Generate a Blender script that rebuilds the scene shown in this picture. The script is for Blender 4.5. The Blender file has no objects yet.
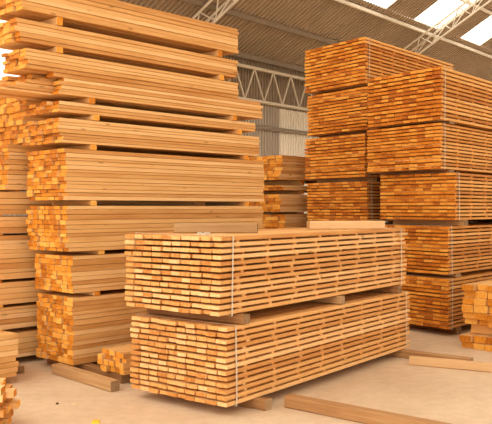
import bpy, math, random
from mathutils import Vector, Matrix
R = random.Random(7)
D = bpy.data
S = bpy.context.scene
COL = S.collection
rad = math.radians

# ---------------------------------------------------------------- materials
def nodes_of(name):
    m = D.materials.new(name); m.use_nodes = True
    nt = m.node_tree; nt.nodes.clear()
    out = nt.nodes.new('ShaderNodeOutputMaterial')
    b = nt.nodes.new('ShaderNodeBsdfPrincipled')
    nt.links.new(b.outputs[0], out.inputs[0])
    return m, nt, b, out

def N(nt, t, **kw):
    n = nt.nodes.new(t)
    for k, v in kw.items(): setattr(n, k, v)
    return n

def ramp(nt, fac, stops):
    r = N(nt, 'ShaderNodeValToRGB')
    el = r.color_ramp.elements
    el[0].position, el[0].color = stops[0][0], (*stops[0][1], 1)
    el[1].position, el[1].color = stops[-1][0], (*stops[-1][1], 1)
    for p, c in stops[1:-1]:
        e = el.new(p); e.color = (*c, 1)
    nt.links.new(fac, r.inputs[0])
    return r.outputs[0]

def math_(nt, op, a, b=None):
    n = N(nt, 'ShaderNodeMath', operation=op)
    for i, v in enumerate((a, b)):
        if v is None: continue
        if isinstance(v, (int, float)): n.inputs[i].default_value = v
        else: nt.links.new(v, n.inputs[i])
    return n.outputs[0]

def mix(nt, fac, a, b, blend='MIX'):
    n = N(nt, 'ShaderNodeMix', data_type='RGBA', blend_type=blend)
    for i, v in ((0, fac), (6, a), (7, b)):
        if isinstance(v, (int, float)): n.inputs[i].default_value = v
        elif isinstance(v, tuple): n.inputs[i].default_value = (*v, 1)
        else: nt.links.new(v, n.inputs[i])
    return n.outputs[2]

def wood(name, side, end, knot=(.20, .075, .02), knot_amt=.55, rough=.62, grain=.55):
    """side / end: three colours (dark, middle, pale) the boards vary between."""
    m, nt, b, out = nodes_of(name)
    tc = N(nt, 'ShaderNodeTexCoord'); oi = N(nt, 'ShaderNodeObjectInfo'); ge = N(nt, 'ShaderNodeNewGeometry')
    rnd = math_(nt, 'FRACT', math_(nt, 'ADD', oi.outputs['Random'], math_(nt, 'MULTIPLY', ge.outputs['Random Per Island'], 7.31)))
    rnd2 = math_(nt, 'FRACT', math_(nt, 'MULTIPLY', rnd, 17.77))
    off = N(nt, 'ShaderNodeCombineXYZ')
    nt.links.new(math_(nt, 'MULTIPLY', rnd, 37.0), off.inputs[0]); nt.links.new(math_(nt, 'MULTIPLY', rnd2, 23.0), off.inputs[1])
    add = N(nt, 'ShaderNodeVectorMath', operation='ADD')
    nt.links.new(tc.outputs['Object'], add.inputs[0]); nt.links.new(off.outputs[0], add.inputs[1])
    mp = N(nt, 'ShaderNodeMapping'); mp.inputs['Scale'].default_value = (1.1, 26, 26)
    nt.links.new(add.outputs[0], mp.inputs[0])
    n1 = N(nt, 'ShaderNodeTexNoise'); n1.inputs['Scale'].default_value = 1.6; n1.inputs['Detail'].default_value = 5; n1.inputs['Roughness'].default_value = .62
    nt.links.new(mp.outputs[0], n1.inputs[0])
    # patches of tone along a board
    mp2 = N(nt, 'ShaderNodeMapping'); mp2.inputs['Scale'].default_value = (1.3, 5, 5)
    nt.links.new(add.outputs[0], mp2.inputs[0])
    n2 = N(nt, 'ShaderNodeTexNoise'); n2.inputs['Scale'].default_value = 1.4; n2.inputs['Detail'].default_value = 3
    nt.links.new(mp2.outputs[0], n2.inputs[0])
    tone = math_(nt, 'ADD', math_(nt, 'MULTIPLY', rnd, .55), math_(nt, 'ADD', math_(nt, 'MULTIPLY', n1.outputs[0], grain), math_(nt, 'MULTIPLY', n2.outputs[0], .35)))
    tone = math_(nt, 'SUBTRACT', tone, .2)
    cs = ramp(nt, tone, [(.12, side[0]), (.5, side[1]), (.88, side[2])])
    # knots: small dark spots, stretched a little along the grain
    mp3 = N(nt, 'ShaderNodeMapping'); mp3.inputs['Scale'].default_value = (3.2, 9, 9)
    nt.links.new(add.outputs[0], mp3.inputs[0])
    vo = N(nt, 'ShaderNodeTexVoronoi'); vo.inputs['Scale'].default_value = 1.0; vo.inputs['Randomness'].default_value = 1.0
    nt.links.new(mp3.outputs[0], vo.inputs[0])
    kn = N(nt, 'ShaderNodeMapRange'); kn.inputs['From Min'].default_value = .135; kn.inputs['From Max'].default_value = .05
    kn.inputs['To Min'].default_value = 0; kn.inputs['To Max'].default_value = knot_amt
    nt.links.new(vo.outputs['Distance'], kn.inputs['Value'])
    cs = mix(nt, kn.outputs[0], cs, knot)
    # end grain
    n3 = N(nt, 'ShaderNodeTexNoise'); n3.inputs['Scale'].default_value = 42; n3.inputs['Detail'].default_value = 4; n3.inputs['Roughness'].default_value = .7
    nt.links.new(add.outputs[0], n3.inputs[0])
    te = math_(nt, 'ADD', math_(nt, 'MULTIPLY', rnd2, .6), math_(nt, 'MULTIPLY', n3.outputs[0], 1.0))
    te = math_(nt, 'SUBTRACT', te, .30)
    ce = ramp(nt, te, [(.08, end[0]), (.5, end[1]), (.9, end[2])])
    vt = N(nt, 'ShaderNodeVectorTransform', vector_type='NORMAL', convert_from='WORLD', convert_to='OBJECT')
    nt.links.new(ge.outputs['True Normal'], vt.inputs[0])
    sx = N(nt, 'ShaderNodeSeparateXYZ'); nt.links.new(vt.outputs[0], sx.inputs[0])
    isend = math_(nt, 'GREATER_THAN', math_(nt, 'ABSOLUTE', sx.outputs[0]), .6)
    nt.links.new(mix(nt, isend, cs, ce), b.inputs['Base Color'])
    b.inputs['Roughness'].default_value = rough
    b.inputs['Specular IOR Level'].default_value = .25
    bp = N(nt, 'ShaderNodeBump'); bp.inputs['Strength'].default_value = .25; bp.inputs['Distance'].default_value = .004
    nt.links.new(n1.outputs[0], bp.inputs['Height']); nt.links.new(bp.outputs[0], b.inputs['Normal'])
    return m

def plain(name, c, rough=.5, metal=0.0, var=.12, scale=6.0, spec=.3):
    m, nt, b, out = nodes_of(name)
    tc = N(nt, 'ShaderNodeTexCoord')
    n = N(nt, 'ShaderNodeTexNoise'); n.inputs['Scale'].default_value = scale; n.inputs['Detail'].default_value = 6
    nt.links.new(tc.outputs['Object'], n.inputs[0])
    col = ramp(nt, n.outputs[0], [(.3, tuple(x * (1 - var) for x in c)), (.7, tuple(min(1, x * (1 + var)) for x in c))])
    nt.links.new(col, b.inputs['Base Color'])
    b.inputs['Roughness'].default_value = rough; b.inputs['Metallic'].default_value = metal
    b.inputs['Specular IOR Level'].default_value = spec
    return m

M = {}
M['pine'] = wood('fresh_pine', [(.50, .21, .05), (.75, .43, .16), (.89, .60, .30)], [(.34, .085, .006), (.76, .29, .025), (.92, .52, .12)])
M['pack'] = wood('sawn_pine', [(.52, .20, .045), (.75, .40, .135), (.88, .57, .27)], [(.46, .15, .02), (.78, .40, .125), (.88, .60, .30)])
M['deep'] = wood('amber_pine', [(.42, .13, .02), (.70, .32, .07), (.86, .50, .18)], [(.30, .055, .004), (.74, .25, .018), (.92, .47, .085)])
M['old'] = wood('weathered_timber', [(.16, .06, .018), (.42, .22, .09), (.66, .45, .23)], [(.20, .11, .05), (.34, .21, .11), (.45, .30, .16)], knot=(.12, .06, .025))
M['grey'] = wood('grey_timber', [(.34, .19, .08), (.52, .34, .165), (.66, .48, .27)], [(.12, .075, .04), (.18, .11, .06), (.24, .16, .09)], knot=(.12, .06, .03))
M['pale'] = wood('pale_timber', [(.55, .33, .15), (.70, .45, .23), (.82, .58, .33)], [(.30, .16, .06), (.45, .26, .10), (.6, .38, .18)])
M['strap'] = plain('white_strapping', (.66, .60, .50), .45, var=.06)
M['roof'] = plain('roof_sheet', (.44, .34, .245), .45, metal=.1, var=.08, scale=.8)
M['wall'] = plain('wall_sheet', (.46, .40, .33), .45, var=.07, scale=1.2)
M['wall_pale'] = plain('pale_wall_sheet', (.84, .78, .68), .5, var=.05, scale=1.2)
M['wall_top'] = plain('darker_upper_wall', (.30, .23, .16), .5, var=.08)  # darker brown tone given to the upper part of the back wall
M['steel'] = plain('painted_steel', (.86, .80, .70), .4, var=.05)
M['girder'] = plain('girder_steel', (.60, .52, .40), .45, var=.06)
M['steel_dark'] = plain('dull_steel', (.25, .19, .13), .45, var=.08)
M['yellow'] = plain('yellow_plastic', (.75, .5, .03), .4)
M['chip'] = plain('wood_chip', (.75, .55, .33), .7)
M['darkchip'] = plain('bark_chip', (.12, .07, .04), .7)

def floor_material():
    m, nt, b, out = nodes_of('dusty_concrete')
    tc = N(nt, 'ShaderNodeTexCoord')
    n = N(nt, 'ShaderNodeTexNoise'); n.inputs['Scale'].default_value = .55; n.inputs['Detail'].default_value = 7; n.inputs['Roughness'].default_value = .6
    nt.links.new(tc.outputs['Object'], n.inputs[0])
    c = ramp(nt, n.outputs[0], [(.3, (.60, .44, .295)), (.55, (.71, .545, .385)), (.75, (.78, .62, .45))])
    n2 = N(nt, 'ShaderNodeTexNoise'); n2.inputs['Scale'].default_value = 9; n2.inputs['Detail'].default_value = 8; n2.inputs['Roughness'].default_value = .7
    nt.links.new(tc.outputs['Object'], n2.inputs[0])
    c2 = ramp(nt, n2.outputs[0], [(.3, (.8, .78, .75)), (.62, (1, 1, 1))])
    c = mix(nt, .7, c, c2, 'MULTIPLY')
    n3 = N(nt, 'ShaderNodeTexNoise'); n3.inputs['Scale'].default_value = 70; n3.inputs['Detail'].default_value = 2
    nt.links.new(tc.outputs['Object'], n3.inputs[0])
    c3 = ramp(nt, n3.outputs[0], [(.24, (.5, .45, .38)), (.34, (1, 1, 1))])
    c = mix(nt, .6, c, c3, 'MULTIPLY')
    nt.links.new(c, b.inputs['Base Color'])
    b.inputs['Roughness'].default_value = .75; b.inputs['Specular IOR Level'].default_value = .2
    bp = N(nt, 'ShaderNodeBump'); bp.inputs['Strength'].default_value = .3; bp.inputs['Distance'].default_value = .01
    nt.links.new(n2.outputs[0], bp.inputs['Height']); nt.links.new(bp.outputs[0], b.inputs['Normal'])
    return m
M['floor'] = floor_material()

def skylight_material():
    m, nt, b, out = nodes_of('translucent_sheet')
    nt.nodes.remove(b)
    t = N(nt, 'ShaderNodeBsdfTransparent'); t.inputs[0].default_value = (.95, .95, .93, 1)
    l = N(nt, 'ShaderNodeBsdfTranslucent'); l.inputs[0].default_value = (.9, .9, .86, 1)
    x = N(nt, 'ShaderNodeMixShader'); x.inputs[0].default_value = .35
    nt.links.new(t.outputs[0], x.inputs[1]); nt.links.new(l.outputs[0], x.inputs[2]); nt.links.new(x.outputs[0], out.inputs[0])
    return m
M['sky'] = skylight_material()

# ---------------------------------------------------------------- helpers
def link(o, parent=None):
    COL.objects.link(o)
    if parent is not None: o.parent = parent
    return o

def mesh_obj(name, vs, fs, mat, parent=None, smooth=False):
    me = D.meshes.new(name); me.from_pydata(vs, [], fs); me.update()
    me.materials.append(mat)
    if smooth:
        for p in me.polygons: p.use_smooth = True
    return link(D.objects.new(name, me), parent)

def tag(o, label=None, cat=None, group=None, kind=None):
    for k, v in (('label', label), ('category', cat), ('group', group), ('kind', kind)):
        if v: o[k] = v
    return o

def empty(name, loc, rz=0.0):
    o = D.objects.new(name, None); o.empty_display_size = .2
    o.location = loc; o.rotation_euler = (0, 0, rz)
    return link(o)

def plank_geo(L, W, T, rnd, bev=.003, n=6, wob=.0012):
    """A sawn plank: chamfered section carried along its length with small irregularities. Local x is the length, centred."""
    hw, ht = W / 2, T / 2
    sec = [(-hw + bev, -ht), (hw - bev, -ht), (hw, -ht + bev), (hw, ht - bev), (hw - bev, ht), (-hw + bev, ht), (-hw, ht - bev), (-hw, -ht + bev)]
    vs, fs = [], []
    for i in range(n + 1):
        x = -L / 2 + L * i / n
        dy, dz = -abs(rnd.gauss(0, wob)), -abs(rnd.gauss(0, wob * .5))
        for j, (y, z) in enumerate(sec):
            ex = rnd.uniform(-.003, .003) if i in (0, n) else 0
            vs.append((x + ex, y * (1 + dy / hw * .6), z * (1 + dz / ht * .6)))
    for i in range(n):
        for j in range(8):
            a, b = i * 8 + j, i * 8 + (j + 1) % 8
            fs.append((a, b, b + 8, a + 8))
    fs.append(tuple(range(7, -1, -1))); fs.append(tuple(n * 8 + j for j in range(8)))
    return vs, fs

VAR = {}
def plank_variants(key, L, W, T, mat, count=6, **kw):
    out = []
    for i in range(count):
        vs, fs = plank_geo(L, W, T, random.Random(hash((L, W, T, i)) & 0xffff), **kw)
        me = D.meshes.new(key); me.from_pydata(vs, [], fs); me.update(); me.materials.append(mat)
        out.append(me)
    VAR[key] = (out, L, W, T)
plank_variants('pack_board', 3.2, .11, .027, M['pack'])
plank_variants('amber_board', 3.2, .11, .027, M['deep'])
plank_variants('pine_plank', 2.6, .135, .046, M['pine'], bev=.002)
plank_variants('thick_plank', 2.4, .16, .08, M['pine'], bev=.005)
plank_variants('pack_sticker', 1.05, .04, .018, M['pack'], 3, bev=.0015, n=2)
plank_variants('amber_sticker', 1.05, .04, .018, M['deep'], 3, bev=.0015, n=2)

def plank_obj(name, key, loc, rz, L, W, T, parent=None, rnd=R):
    ms, l, w, t = VAR[key]
    o = D.objects.new(name, ms[rnd.randrange(len(ms))])
    o.location = loc; o.rotation_euler = (0, 0, rz); o.scale = (L / l, W / w, T / t)
    return link(o, parent)

ORD = 'zero first second third fourth fifth sixth seventh eighth ninth tenth eleventh twelfth thirteenth fourteenth'.split()
def course_words(k, n):
    if n == 1: return 'only course'
    if k == 0: return 'top course'
    if k == n - 1: return 'bottom course'
    return ORD[k + 1] + ' course down'

class Frame:
    """A place on the floor with a heading: x runs along the boards, y across them."""
    def __init__(s, x, y, rz): s.o = Vector((x, y, 0)); s.rz = rz; s.c, s.s = math.cos(rz), math.sin(rz)
    def w(s, x, y, z): return Vector((s.o.x + s.c * x - s.s * y, s.o.y + s.s * x + s.c * y, z))

# ---------------------------------------------------------------- camera
cam = D.cameras.new('camera'); cam.sensor_width = 36; cam.lens = 760 / 492 * 36; cam.shift_y = -4 / 492
cam.clip_end = 300
co = D.objects.new('camera', cam); link(co); co.location = (0, 0, 1.6); co.rotation_euler = (rad(90), 0, 0)
S.camera = co

# ---------------------------------------------------------------- the strapped packs
def pack(name, label, group, x, y, rz, z0, z1, L, W, cols, kind, layers=13, skew=0.0, straps=(.13,), n_stick=8, detail=True, rag=.012, seed=0, board_top=None):
    rnd = random.Random(seed)
    root = empty(name, (x, y, z0), rz); tag(root, label, 'lumber pack', group)
    H = z1 - z0; ratio = .66 if kind == 'pack' else .68; pitch = H / (layers - 1 + ratio); T = pitch * ratio; gap = pitch - T
    key, skey = (('pack_board', 'pack_sticker') if kind == 'pack' else ('amber_board', 'amber_sticker'))
    mat = M['pack'] if kind == 'pack' else M['deep']
    made = 0
    rest_v, rest_f = [], []
    spec = []
    for k in range(layers):
        ws = [rnd.uniform(.88, 1.14) for _ in range(cols)]
        tot = sum(ws); ws = [w * W / tot for w in ws]
        y0 = 0
        for c, w in enumerate(ws):
            jit = rnd.uniform(-rag, rag) + (rnd.random() < .08) * rnd.uniform(-.03, .03)
            l = L + rnd.uniform(-.03, .03)
            spec.append((c, k, y0, w, jit, l)); y0 += w
    spec.sort(key=lambda t: (t[0], -t[1]))
    for c, k, y0, w, jit, l in spec:
        yc = y0 + w / 2
        xc = l / 2 + jit + yc * skew
        zc = k * pitch + T / 2
        side = rnd.uniform(-.005, .005) if c == 0 else 0
        if detail and made < 100:
            plank_obj('board', key, (xc, yc + side, zc), rnd.uniform(-.0012, .0012), l, w - .008, T - .0005, root, rnd); made += 1
        else:
            vs, fs = plank_geo(l, w - .008, T - .0005, rnd, n=2)
            b = len(rest_v)
            rest_v += [(vx + xc, vy + yc, vz + zc) for vx, vy, vz in vs]; rest_f += [tuple(b + i for i in f) for f in fs]
    if rest_v:
        tag(mesh_obj('remaining_boards', rest_v, rest_f, mat, root), kind='stuff')
    # stickers: thin battens across the pack between the layers
    st_v, st_f = [], []
    for k in range(layers - 1):
        for s in range(n_stick):
            e0 = .27 if kind == 'pack' else .07
            xs = e0 + (L - 2 * e0) * s / (n_stick - 1)
            xs += rnd.uniform(-.045, .045)
            zc = k * pitch + T + gap / 2
            ang = math.atan(-skew)
            Ls = (W - .012 - rnd.uniform(0, .012)) / math.cos(ang)
            if detail:
                o = plank_obj('sticker', skey, (xs + W / 2 * skew, W / 2 + .004 + rnd.uniform(0, .006), zc), rad(90) + ang, Ls, rnd.uniform(.034, .046), gap - .0006, root, rnd)
            else:
                vs, fs = plank_geo(Ls, .04, gap - .0006, rnd, bev=.0015, n=1)
                ca, sa = math.cos(rad(90) + ang), math.sin(rad(90) + ang); b = len(st_v)
                st_v += [(xs + W / 2 * skew + ca * a - sa * bb, W / 2 + sa * a + ca * bb, zc + cc) for a, bb, cc in vs]; st_f += [tuple(b + i for i in f) for f in fs]
    if st_v: tag(mesh_obj('remaining_stickers', st_v, st_f, mat, root), kind='stuff')
    for xs in straps: strap(root, xs, W, H, skew, rnd)
    return root

def strap(root, xs, W, H, skew, rnd, w=.014, g=.009, t=.0016):
    path = []
    n = 10
    for i in range(n): path.append((-g - rnd.uniform(0, .002), -g + (H + 2 * g) * i / n))
    for i in range(n): path.append((-g + (W + 2 * g) * i / n, H + g * .5 + rnd.uniform(0, .002)))
    for i in range(n): path.append((W + g, H + g - (H + 2 * g) * i / n))
    for i in range(n): path.append((W + g - (W + 2 * g) * i / n, -g * .6))
    vs, fs = [], []
    m = len(path); cy, cz = W / 2, H / 2
    ph = rnd.uniform(0, 6)
    for i, (y, z) in enumerate(path):
        dx = .006 * math.sin(ph + z * 5) + y * skew
        ny, nz = (y - cy) / W, (z - cz) / H
        if abs(ny) > abs(nz): oy, oz = math.copysign(t, ny), 0
        else: oy, oz = 0, math.copysign(t, nz)
        vs += [(xs + dx - w / 2, y, z), (xs + dx + w / 2, y, z), (xs + dx + w / 2, y + oy, z + oz), (xs + dx - w / 2, y + oy, z + oz)]
    for i in range(m):
        a, b = i * 4, ((i + 1) % m) * 4
        for j in range(4): fs.append((a + j, b + j, b + (j + 1) % 4, a + (j + 1) % 4))
    o = mesh_obj('strap', vs, fs, M['strap'], root); o['label'] = 'white plastic strap'
    return o

def bearer(fr, x, y0, y1, z0, z1, w, label, group, mat='old', name='timber_bearer', cat='bearer', n=5, ang=0.0):
    """A short beam running across the boards (along y of the frame)."""
    L = y1 - y0
    vs, fs = plank_geo(L, w, z1 - z0 - .002, random.Random(int((x + y0 + z0) * 977)), bev=.006, n=n, wob=.003)
    o = mesh_obj(name, vs, fs, M[mat]); o.location = fr.w(x, (y0 + y1) / 2, (z0 + z1) / 2); o.rotation_euler = (0, 0, fr.rz + rad(90) + ang)
    return tag(o, label, cat, group)

# front pair
FR = rad(52.5); GF = 'strapped packs in the nearest pair'
f1 = pack('lumber_pack', 'upper of the two nearest strapped packs, with beams lying on its top', GF, -.190, 5.76, FR, .777, 1.38, 3.17, 1.043, 10, 'pack', straps=(.13, 3.04), seed=11)
f2 = pack('lumber_pack', 'lower of the two nearest strapped packs, carried by bearers just above the floor', GF, -.144, 5.76, FR, .087, .691, 3.17, 1.043, 10, 'pack', straps=(.10, 3.06), seed=12)
ff = Frame(-.144, 5.76, FR)
GB = 'bearers under the strapped packs'
bearer(ff, .40, -.10, 1.02, 0, .086, .09, 'rough bearer on the floor under the nearest pack, its end poking out', GB)
bearer(ff, 3.0, -.75, 1.03, 0, .084, .09, 'long dark bearer on the floor under the far end of the nearest lower pack', GB)
bearer(ff, .22, -.02, 1.03, .694, .772, .08, 'bearer between the two nearest packs at their near end', GB)
bearer(ff, 1.75, .01, 1.02, .694, .772, .08, 'bearer between the two nearest packs under their middle', GB)
bearer(ff, 2.92, .0, 1.02, .694, .772, .08, 'bearer between the two nearest packs at their far end', GB)

# right-hand stacks: the near column of five and the rear column of six
RR = rad(49); SK = .209
GA = 'strapped packs in the near column of five'; GC = 'strapped packs in the rear column'
WA = 1.21
A = [('topmost', 2.41, 9.40, 2.70, 3.355, 21), ('second from the top', 2.41, 9.42, 2.09, 2.66, 22), ('middle', 2.585, 9.40, 1.45, 2.04, 23),
     ('second from the floor', 2.50, 9.42, .77, 1.37, 24), ('lowest', 2.50, 9.40, .095, .715, 25)]
fa = Frame(2.50, 9.40, RR)
for i, (w, x, y, z0, z1, sd) in enumerate(A):
    pack('lumber_pack', f'{w} strapped pack in the five-high amber column beside the nearest pair', GA, x, y, RR, z0, z1, 3.2, WA, 10, 'deep', skew=SK, straps=(.10, 2.35), seed=sd)
    below = A[i + 1][4] if i < 4 else 0
    f = Frame(x, y, RR)
    under = f'{ORD[i + 1]} and {ORD[i + 2]} packs' if i < 4 else 'lowest pack and floor'
    for bx, end in ((.30, 'near'), (2.7, 'far')):
        bearer(f, bx + .12, -.015, WA - .05, below + .003, z0 - .002, .10, f'bearer at the {end} end between {under} of the near amber column', 'bearers in the near amber column', ang=-math.atan(SK))
B = [('topmost', 1.70, 10.9, 3.40, 4.06, 31), ('second from the top', 1.735, 10.9, 2.735, 3.345, 32), ('third from the top', 1.70, 10.9, 2.05, 2.67, 33),
     ('fourth from the top', 1.735, 10.9, 1.405, 1.985, 34), ('fifth from the top', 1.735, 10.9, .75, 1.34, 35), ('lowest', 1.735, 10.9, .095, .69, 36)]
for i, (w, x, y, z0, z1, sd) in enumerate(B):
    pack('lumber_pack', f'{w} strapped pack in the tall rear amber column under the roof', GC, x, y, RR, z0, z1, 2.81, 1.25, 10, 'deep', skew=SK, straps=(.12, 2.7), seed=sd, detail=i < 4)
    below = B[i + 1][4] if i < 5 else 0
    f = Frame(x, y, RR)
    under = f'{ORD[i + 1]} and {ORD[i + 2]} packs' if i < 5 else 'lowest pack and floor'
    for bx, end in ((.30, 'near'), (2.4, 'far')):
        bearer(f, bx + .12, .0, 1.2, below + .003, z0 - .002, .10, f'bearer at the {end} end between {under} of the rear amber column', 'bearers in the rear amber column', ang=-math.atan(SK))

# ---------------------------------------------------------------- loose planks
LR = rad(45.7)
fl = Frame(-1.64, 7.24, LR)
rest_v, rest_f = [], []
def bundle(s0, s1, y0, w, z0, z1, courses, cols, single, who, group, rag=.02, seed=0, key='pine_plank', fr=fl, step=None, colword=None):
    """Loose planks laid flat: `single` columns nearest the long face are things, the rest join the one mass."""
    rnd = random.Random(seed)
    hs = [rnd.uniform(.72, 1.28) for _ in range(courses)]; th = sum(hs)
    top = z1
    for k in range(courses):
        P = (z1 - z0) * hs[k] / th
        z = top - P / 2; top -= P
        ws = [rnd.uniform(.85, 1.15) for _ in range(cols)]; tot = sum(ws); ws = [a * w / tot for a in ws]
        y = y0
        cj = rnd.uniform(-rag, rag) * .7
        for c in range(cols):
            a0 = s0 + cj + rnd.uniform(-rag, rag) + (step(k, c) if step else 0); a1 = s1 + rnd.uniform(-rag, rag) * .6
            yc = y + ws[c] / 2 + (rnd.uniform(-.006, .004) if c == 0 else 0)
            T = P - rnd.uniform(.0015, .004)
            W = ws[c] - .010
            y += ws[c]
            if c < single:
                cw = colword[c] if colword else ('on long face', 'second from long face', 'third from the long face', 'fourth from the long face', 'fifth from the long face')[c]
                o = plank_obj('plank', key, fr.w((a0 + a1) / 2, yc, z - (P - T) / 2 + .0005), fr.rz, a1 - a0, W, T, None, rnd)
                tag(o, f'plank {cw}, {course_words(k, courses)}, {who}', 'plank', group)
            else:
                vs, fs = plank_geo(a1 - a0, W, T, rnd, n=1)
                # into the frame of the tall stack, whose heading all these share
                b = len(rest_v); d = fr.o - fl.o
                ox, oy = fl.c * d.x + fl.s * d.y, -fl.s * d.x + fl.c * d.y
                rest_v.extend((vx + (a0 + a1) / 2 + ox, vy + yc + oy, vz + z - (P - T) / 2 + .0005) for vx, vy, vz in vs)
                rest_f.extend(tuple(b + i for i in f) for f in fs)

# tall stack of ten bundles  (s0, s1, y0, width, z0, z1, courses, cols, single, word, rag)
T10 = [(-.54, 2.22, .0, .52, 3.395, 3.68, 7, 4, 2, 'topmost', .035),
       (-.58, 2.22, .02, .47, 3.115, 3.315, 5, 4, 2, 'second', .035),
       (-.51, 2.23, .0, .44, 2.872, 3.055, 5, 4, 2, 'third', .04),
       (-.14, 2.63, .01, .62, 2.675, 2.872, 6, 5, 2, 'fourth', .05),
       (-.15, 2.56, .03, .62, 2.512, 2.615, 3, 5, 2, 'fifth', .035),
       (-.13, 2.60, .02, .66, 2.22, 2.455, 7, 6, 2, 'sixth', .03),
       (-.085, 2.66, .0, .70, 1.675, 2.165, 13, 6, 2, 'seventh', .022),
       (-.085, 2.64, .0, .70, 1.185, 1.622, 10, 7, 2, 'eighth', .018),
       (-.02, 2.62, .0, .68, .785, 1.142, 8, 7, 2, 'ninth', .012),
       (.0, 2.60, .0, .66, .098, .742, 14, 7, 2, 'bottom', .014)]
GL = 'loose planks of the tall stack'
for i, (s0, s1, y0, w, z0, z1, n, c, sg, word, rag) in enumerate(T10):
    step = None
    if i == 3: step = lambda k, cc: -.10 * k * (cc > 0) - .05 * cc
    bundle(s0, s1, y0, w, z0, z1, n, c, sg, f'{word} bundle of tall loose stack', GL, rag, 100 + i, step=step)
near_s = [-.15, -.15, None, .21, .26, .228, .228, .32, .27]
far_s = [1.93, 1.96, None, 2.17, 2.25, 2.36, 2.37, 2.2, 2.2]
for i in range(9):
    if near_s[i] is None: continue
    lo, hi = T10[i + 1][5], T10[i][4]
    wd = min(T10[i][3], T10[i + 1][3])
    for s, e in ((near_s[i], 'near'), (far_s[i], 'far')):
        bearer(fl, s, .005, wd, lo + .001, hi - .001, .075, f'bearer block at the {e} end between the {T10[i][9]} and {T10[i + 1][9]} bundles', 'bearers in the tall loose stack', 'pine')
bearer(fl, .16, -.60, .68, 0, .094, .09, 'long worn bearer under the tall loose stack, reaching out in front', 'bearers on the floor')
bearer(fl, 2.25, .0, .66, 0, .094, .09, 'bearer on the floor under the far end of the tall loose stack', 'bearers on the floor')

# stack behind it
GR = 'loose planks of the stack behind the tall one'
RB = [(-.04, 2.6, .86, .62, 2.27, 2.86, 12, 5, 1, 'topmost', .03), (-.22, 2.6, .86, .62, 1.785, 2.25, 10, 5, 1, 'second', .03),
      (-.7, 2.6, .87, .62, 1.535, 1.765, 4, 5, 1, 'third', .02), (-.7, 2.6, .86, .62, 1.345, 1.515, 3, 5, 1, 'fourth', .02),
      (-.7, 2.6, .88, .60, .875, 1.323, 9, 5, 1, 'fifth', .02), (-.7, 2.6, .85, .62, .625, .845, 4, 5, 1, 'sixth', .02),
      (-.7, 2.6, .87, .60, .37, .595, 5, 5, 1, 'seventh', .02), (-.62, 2.6, .86, .62, .07, .32, 5, 5, 1, 'bottom', .02)]
for i, (s0, s1, y0, w, z0, z1, n, c, sg, word, rag) in enumerate(RB):
    bundle(s0, s1, y0, w, z0, z1, n, c, sg, f'{word} bundle behind the tall stack', GR, rag, 200 + i)
    lo = RB[i + 1][5] if i < 7 else 0
    nm = RB[i + 1][9] + ' bundle' if i < 7 else 'floor'
    for s, e, ya in ((max(s0 + .12, -.30), 'near', .46 if i == 7 else y0 + .02), (1.8, 'far', y0 + .02)):
        bearer(fl, s, ya, 1.44, lo + .001, z0 - .001, .08, f'bearer at the {e} end between {word} bundle and {nm} behind the tall stack', 'bearers in the stack behind', 'old' if i == 7 else 'pine')
bundle(-2.0, -.53, .10, .66, .07, .46, 8, 5, 1, 'low pile in front of the rear loose stack', 'loose planks of the low pile', .03, 231)
for s, e in ((-.8, 'near'), (-1.8, 'far')):
    bearer(fl, s, .12, .74, 0, .069, .08, f'bearer on the floor under the {e} end of the low plank pile', 'bearers under the low pile')

# small stack at the back, between the tall stack and the amber columns
fc = Frame(.56, 12.0, LR)
GS = 'loose planks of the small back stack'
CB = [(0, 2.6, 0, 1.2, 2.05, 2.44, 8, 8, 1, 'topmost', .03), (.02, 2.6, 0, 1.2, 1.885, 1.965, 2, 8, 1, 'second', .03), (-.02, 2.6, 0, 1.2, 1.54, 1.82, 6, 8, 1, 'third', .03),
      (.12, 2.6, .02, 1.2, 1.10, 1.50, 8, 8, 1, 'fourth', .03), (.05, 2.6, 0, 1.2, .09, 1.02, 18, 8, 0, 'bottom', .03)]
for i, (s0, s1, y0, w, z0, z1, n, c, sg, word, rag) in enumerate(CB):
    bundle(s0, s1, y0, w, z0, z1, n, c, sg, f'{word} bundle of the small back stack', GS, rag, 300 + i, fr=fc)
    lo = CB[i + 1][5] if i < 4 else 0
    nm = CB[i + 1][9] + ' bundle' if i < 4 else 'floor'
    for s, e in ((.55, 'near'), (2.1, 'far')):
        bearer(fc, s, .03, 1.17, lo + .001, z0 - .001, .09, f'bearer at the {e} end between {word} bundle and {nm} of the small back stack', 'bearers in the small back stack', 'pine')

# low bundle on the floor between the tall stack and the nearest pair
fm = Frame(-1.06, 6.85, LR)
CW = ('nearest the packs', 'second from the packs', 'third from the packs', 'fourth from the packs', 'fifth from the packs')
bundle(-.04, 1.9, .0, .40, .098, .29, 4, 5, 5, 'low bundle before the tall loose stack', 'planks of the low bundle', .03, 401, fr=fm, colword=CW)
bearer(fm, 1.4, .0, .40, 0, .094, .09, 'bearer on the floor under the far end of the low bundle', 'bearers on the floor')

# corner pile close to the camera
fn = Frame(-1.76, 5.70, rad(185))
NW = ('on the far edge', 'in the middle', 'on the camera side')
bundle(.0, 1.5, .0, .36, .0, .33, 6, 3, 3, 'ragged corner pile nearest the camera', 'planks of the ragged corner pile', .045, 411, fr=fn, colword=NW)

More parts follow.
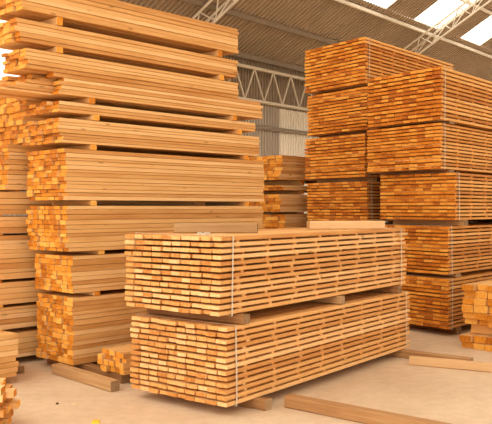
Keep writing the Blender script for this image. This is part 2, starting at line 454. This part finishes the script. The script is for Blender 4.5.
# pile of thick planks in front of the amber column
fd = Frame(2.92, 8.31, RR)
DW = ('on the near side', 'second from the near side', 'third from the near side', 'on the amber column side')
GD = 'thick planks of the orange pile'
bundle(0, 2.2, 0, .60, .27, .66, 5, 4, 4, 'orange thick pile before the amber column', GD, .03, 421, key='thick_plank', fr=fd, step=lambda k, c: (.10 if k == 4 and c > 1 else 0) + (.06 if k == 3 and c == 3 else 0) + (0 if k else .05), colword=DW)
bundle(.05, 2.0, .02, .57, .662, .73, 1, 4, 4, 'loose layer topping orange thick pile', GD, .09, 422, key='thick_plank', fr=fd, colword=DW)
bundle(-.04, 2.1, .04, .58, .07, .15, 1, 4, 4, 'second layer under orange thick pile', GD, .06, 423, key='thick_plank', fr=fd, colword=DW)
bundle(.0, 2.1, .0, .62, .0, .068, 1, 4, 4, 'floor layer under orange thick pile', GD, .07, 424, key='thick_plank', fr=fd, colword=DW)
for s, e in ((.24, 'near'), (1.8, 'far')):
    bearer(fd, s, .04, .56, .151, .269, .14, f'squat bearer at the {e} end under the orange thick pile', 'bearers under the orange pile', 'deep')

o = mesh_obj('remaining_planks', rest_v, rest_f, M['pine'])
o.location = fl.o; o.rotation_euler = (0, 0, LR)
tag(o, 'inner planks filling the loose stacks behind their outer planks', 'planks', None, 'stuff')

# ---------------------------------------------------------------- beams lying about
def beam(name, a, b, z0, w, h, mat, label, cat='beam', group=None, n=8):
    a, b = Vector(a), Vector(b); d = b - a
    vs, fs = plank_geo(d.length, w, h, random.Random(int(a.x * 1000)), bev=.008, n=n, wob=.003)
    o = mesh_obj(name, vs, fs, M[mat]); m = (a + b) / 2
    o.location = (m.x, m.y, z0 + h / 2); o.rotation_euler = (0, 0, math.atan2(d.y, d.x))
    return tag(o, label, cat, group)
GBM = 'loose beams lying on the floor'
beam('timber_beam', (-1.84, 7.36), (-1.14, 6.62), .001, .10, .095, 'old', 'brown beam lying free on the floor before the tall loose stack', group=GBM)
beam('timber_beam', (.34, 6.13), (1.55, 5.15), .001, .11, .095, 'old', 'long worn brown beam on the floor running out towards the camera', group=GBM)
beam('timber_beam', (1.68, 7.78), (3.1, 7.07), .001, .09, .083, 'pale', 'pale clean beam with knots on the floor past the nearest pair', group=GBM)
beam('timber_beam', (-.63, 6.70), (.10, 6.66), 1.381, .09, .085, 'grey', 'grey beam with a dark end lying on top of the nearest upper pack')
beam('timber_beam', (.64, 7.80), (1.44, 7.98), 1.381, .10, .085, 'pale', 'pale beam lying on the far half of the nearest upper pack')

# crumpled strapping scrap on the nearest pack
vs, fs = [], []
rnd = random.Random(5)
for i in range(26):
    t = i / 25 * 9
    p = (.045 * math.cos(t) + .004 * t, .03 * math.sin(t * 1.3), .014 + .012 * math.sin(t * 1.9) ** 2)
    vs += [(p[0], p[1], p[2] - .006), (p[0] + .002, p[1] + .002, p[2] - .006), (p[0] + .002, p[1] + .002, p[2] + .006), (p[0], p[1], p[2] + .006)]
for i in range(25):
    for j in range(4): fs.append((i * 4 + j, i * 4 + 4 + j, i * 4 + 4 + (j + 1) % 4, i * 4 + (j + 1) % 4))
fs += [(3, 2, 1, 0), (100, 101, 102, 103)]
o = mesh_obj('strap_scrap', vs, fs, M['strap']); o.location = (-.36, 6.12, 1.374)
tag(o, 'crumpled white strap scrap on top of the nearest upper pack', 'scrap')

def chip(name, x, y, l, w, h, rz, mat, label, cat):
    prof = [(-.5, -.3), (-.2, -.5), (.3, -.42), (.5, -.05), (.38, .4), (-.1, .5), (-.46, .22)]
    vs = [(a * l, b * w, 0) for a, b in prof] + [(a * l * .8, b * w * .8, h * (.7 + .3 * ((i * 7) % 3) / 2)) for i, (a, b) in enumerate(prof)]
    n = len(prof)
    fs = [tuple(range(n - 1, -1, -1)), tuple(range(n, 2 * n))] + [(i, (i + 1) % n, n + (i + 1) % n, n + i) for i in range(n)]
    o = mesh_obj(name, vs, fs, M[mat]); o.location = (x, y, .001); o.rotation_euler = (0, 0, rz)
    return tag(o, label, cat)
chip('wood_chip', -1.40, 6.2, .06, .035, .008, .3, 'chip', 'pale wood chip lying on bare floor', 'wood chip')
chip('bark_chip', -1.54, 6.2, .03, .025, .012, .9, 'darkchip', 'small dark bark chip on the floor beside a pale chip', 'wood chip')
chip('plastic_scrap', -1.118, 5.66, .07, .05, .02, .2, 'yellow', 'yellow scrap on the floor at the very front', 'scrap')

# ---------------------------------------------------------------- the shed
def structure(o, label=None):
    o['kind'] = 'structure'
    if label: o['label'] = label
    return o
fg = mesh_obj('floor', [(-60, -60, -.2), (60, -60, -.2), (60, 60, -.2), (-60, 60, -.2), (-60, -60, 0), (60, -60, 0), (60, 60, 0), (-60, 60, 0)],
              [(3, 2, 1, 0), (4, 5, 6, 7), (0, 1, 5, 4), (1, 2, 6, 5), (2, 3, 7, 6), (3, 0, 4, 7)], M['floor'])
structure(fg)
TH = rad(40.5); dx, dy = math.sin(TH), math.cos(TH)          # along the wall; the wall lies across (-dy, dx)
def P(p, q, z): return (p * dx - q * dy, p * dy + q * dx, z)
SL, ZR = .54, 13.13
QW = 13.67
def roof_z(q): return ZR - SL * abs(q)

def sheet(name, p0, p1, q0, q1, mat, amp=.05, per=.15, zoff=0.0, wall=None, parent=None, th=.004):
    """Ribbed sheet: trapezoid ribs along the slope (or upright on a wall)."""
    prof = []
    n = int(round((p1 - p0) / per))
    for i in range(n):
        a = p0 + (p1 - p0) * i / n; d = (p1 - p0) / n
        prof += [(a, 0), (a + d * .30, 0), (a + d * .42, 1), (a + d * .72, 1), (a + d * .84, 0)]
    prof.append((p1, 0))
    vs, fs = [], []
    for off in (0, th):
        for a, h in prof:
            if wall is None:
                for q in (q0, q1): vs.append(P(a, q, roof_z(q) + zoff + h * amp + off))
            else:
                for z in wall: vs.append(P(a, q0 - h * amp + off, z))
    m = len(prof)
    for layer in (0, 1):
        b = layer * m * 2
        for i in range(m - 1):
            f = (b + i * 2, b + i * 2 + 1, b + i * 2 + 3, b + i * 2 + 2)
            fs.append(f if layer == 0 else f[::-1])
    return mesh_obj(name, vs, fs, mat, parent)

# roof: opaque strips alternating with translucent skylights in the upper part of each slope
PA, PB = -1.9, 46.1
roofs = [sheet('ceiling', PA, PB, QW, 10.95, M['roof']), sheet('ceiling', PA, PB, 2.4, 0.0, M['roof']),
         sheet('ceiling', PA, PB, -QW, -10.95, M['roof']), sheet('ceiling', PA, PB, -2.4, 0.0, M['roof'])]
k = 0
p = PA
while p < PB - .1:
    for sgn in (1, -1):
        a, b = 10.95 * sgn, 2.4 * sgn
        sk = sheet('window_skylight', p, p + 1.6, a, b, M['sky'], amp=.012); structure(sk, 'translucent skylight sheet in the shed roof')
        roofs.append(sheet('ceiling', p + 1.6, p + 3.2, a, b, M['roof']))
    p += 3.2
for o in roofs: structure(o, 'ribbed metal roof sheeting')

# back wall, in sheets; the wall stops where the side stands open behind the stacks
ZW = roof_z(QW) - .02
pw, kk = -.5, -1
while pw < 46:
    pale = kk % 5 == 3 and pw > 9
    structure(sheet('wall_back', pw, pw + 2.0, QW, QW, M['wall_pale'] if pale else M['wall'], per=.125, amp=.035, wall=(0.0, 3.86 if pw < 9 else 4.5)), 'upright ribbed sheeting of the back wall')
    if pw > 9: structure(sheet('wall_back', pw, pw + 2.0, QW, QW, M['wall_top'], per=.125, amp=.035, wall=(4.5, ZW)), 'upper part of the ribbed back wall, darker than below')
    pw += 2.0; kk += 1

def bar(name, a, b, w, h, mat, parent=None, bev=.2):
    a, b = Vector(a), Vector(b); d = (b - a); L = d.length
    vs, fs = plank_geo(L, w, h, random.Random(1), bev=min(w, h) * bev, n=1, wob=0)
    x = d.normalized(); up = Vector((0, 0, 1)); y = up.cross(x)
    y = y.normalized() if y.length > 1e-4 else Vector((0, 1, 0)); z = x.cross(y)
    mt = Matrix((x, y, z)).transposed().to_4x4(); mt.translation = (a + b) / 2
    vs = [tuple(mt @ Vector(v)) for v in vs]
    return mesh_obj(name, vs, fs, mat, parent)

for i, q in enumerate((13.5, 12.34, 11.09, 9.75, 8.4, 7.0, 5.6, 4.2, 2.8, 1.4, .1, -1.4, -4.2, -7, -9.75, -12.34)):
    o = bar('roof_purlin_beam', P(PA, q, roof_z(q) - .09), P(PB, q, roof_z(q) - .09), .07, .10 if q in (11.09, 9.75) else .15, M['steel'] if q in (11.09, 9.75) else M['steel_dark'])
    structure(o, 'steel purlin under the roof sheeting')
structure(bar('wall_girt_beam', P(9.5, QW - .09, 3.86), P(46, QW - .09, 3.86), .06, .12, M['steel_dark']), 'steel rail across the back wall')
structure(bar('eaves_gutter_beam', P(9.5, QW - .30, 5.44), P(46, QW - .30, 5.44), .12, .10, M['steel_dark']), 'steel eaves beam')

def truss(name, tops, bot, step, mat, label, w=.04):
    """Lattice girder: one bottom chord, one or two top chords, and slanting webs between them."""
    root = empty(name, bot[0]); structure(root, label); inv = root.location.copy()
    b0, b1 = (Vector(v) - inv for v in bot)
    bar('bottom_chord', b0, b1, w * 1.3, w * 1.3, mat, root)
    for tp in tops:
        a0, a1 = (Vector(v) - inv for v in tp)
        bar('top_chord', a0, a1, w * 1.3, w * 1.3, mat, root)
        n = max(2, int(round((a1 - a0).length / step)))
        for i in range(n):
            t0, t1, tm = i / n, (i + 1) / n, (i + .5) / n
            bar('web', b0.lerp(b1, t0), a0.lerp(a1, tm), w * .7, w * .7, mat, root)
            bar('web', a0.lerp(a1, tm), b0.lerp(b1, t1), w * .7, w * .7, mat, root)
    return root
truss('wall_truss', [(P(9.5, 12.9, 5.30), P(46, 12.9, 5.30))], (P(9.5, 12.9, 4.44), P(46, 12.9, 4.44)), .80, M['girder'], 'lattice girder running along the back wall', w=.06)
for pt in (4.6, 13.1, 21.6, 30.1, 38.6):
    for sgn in (1, -1):
        truss('roof_truss', [(P(pt + sd, 13.4 * sgn, roof_z(13.4) - .2), P(pt + sd, .1 * sgn, roof_z(.1) - .2)) for sd in (-.22, .22)],
              (P(pt, 13.4 * sgn, roof_z(13.4) - .58), P(pt, .1 * sgn, roof_z(.1) - .58)), .72, M['steel'], 'pale lattice roof truss')

# ---------------------------------------------------------------- light
w = D.worlds.new('World'); S.world = w; w.use_nodes = True
nt = w.node_tree; bg = nt.nodes['Background']
bg.inputs[0].default_value = (1.0, .89, .745, 1); bg.inputs[1].default_value = 1.0
# overcast sky: brighter overhead than at the horizon
tc = N(nt, 'ShaderNodeTexCoord'); sp = N(nt, 'ShaderNodeSeparateXYZ'); nt.links.new(tc.outputs['Generated'], sp.inputs[0])
up = math_(nt, 'MAXIMUM', sp.outputs[2], 0.0)
nt.links.new(math_(nt, 'ADD', math_(nt, 'MULTIPLY', up, 2.6), 1.15), bg.inputs[1])
S.view_settings.view_transform = 'Standard'; S.view_settings.look = 'None'; S.view_settings.gamma = 1
S.view_settings.exposure = 0.2
S.view_settings.use_curve_mapping = False
S.cycles.max_bounces = 8
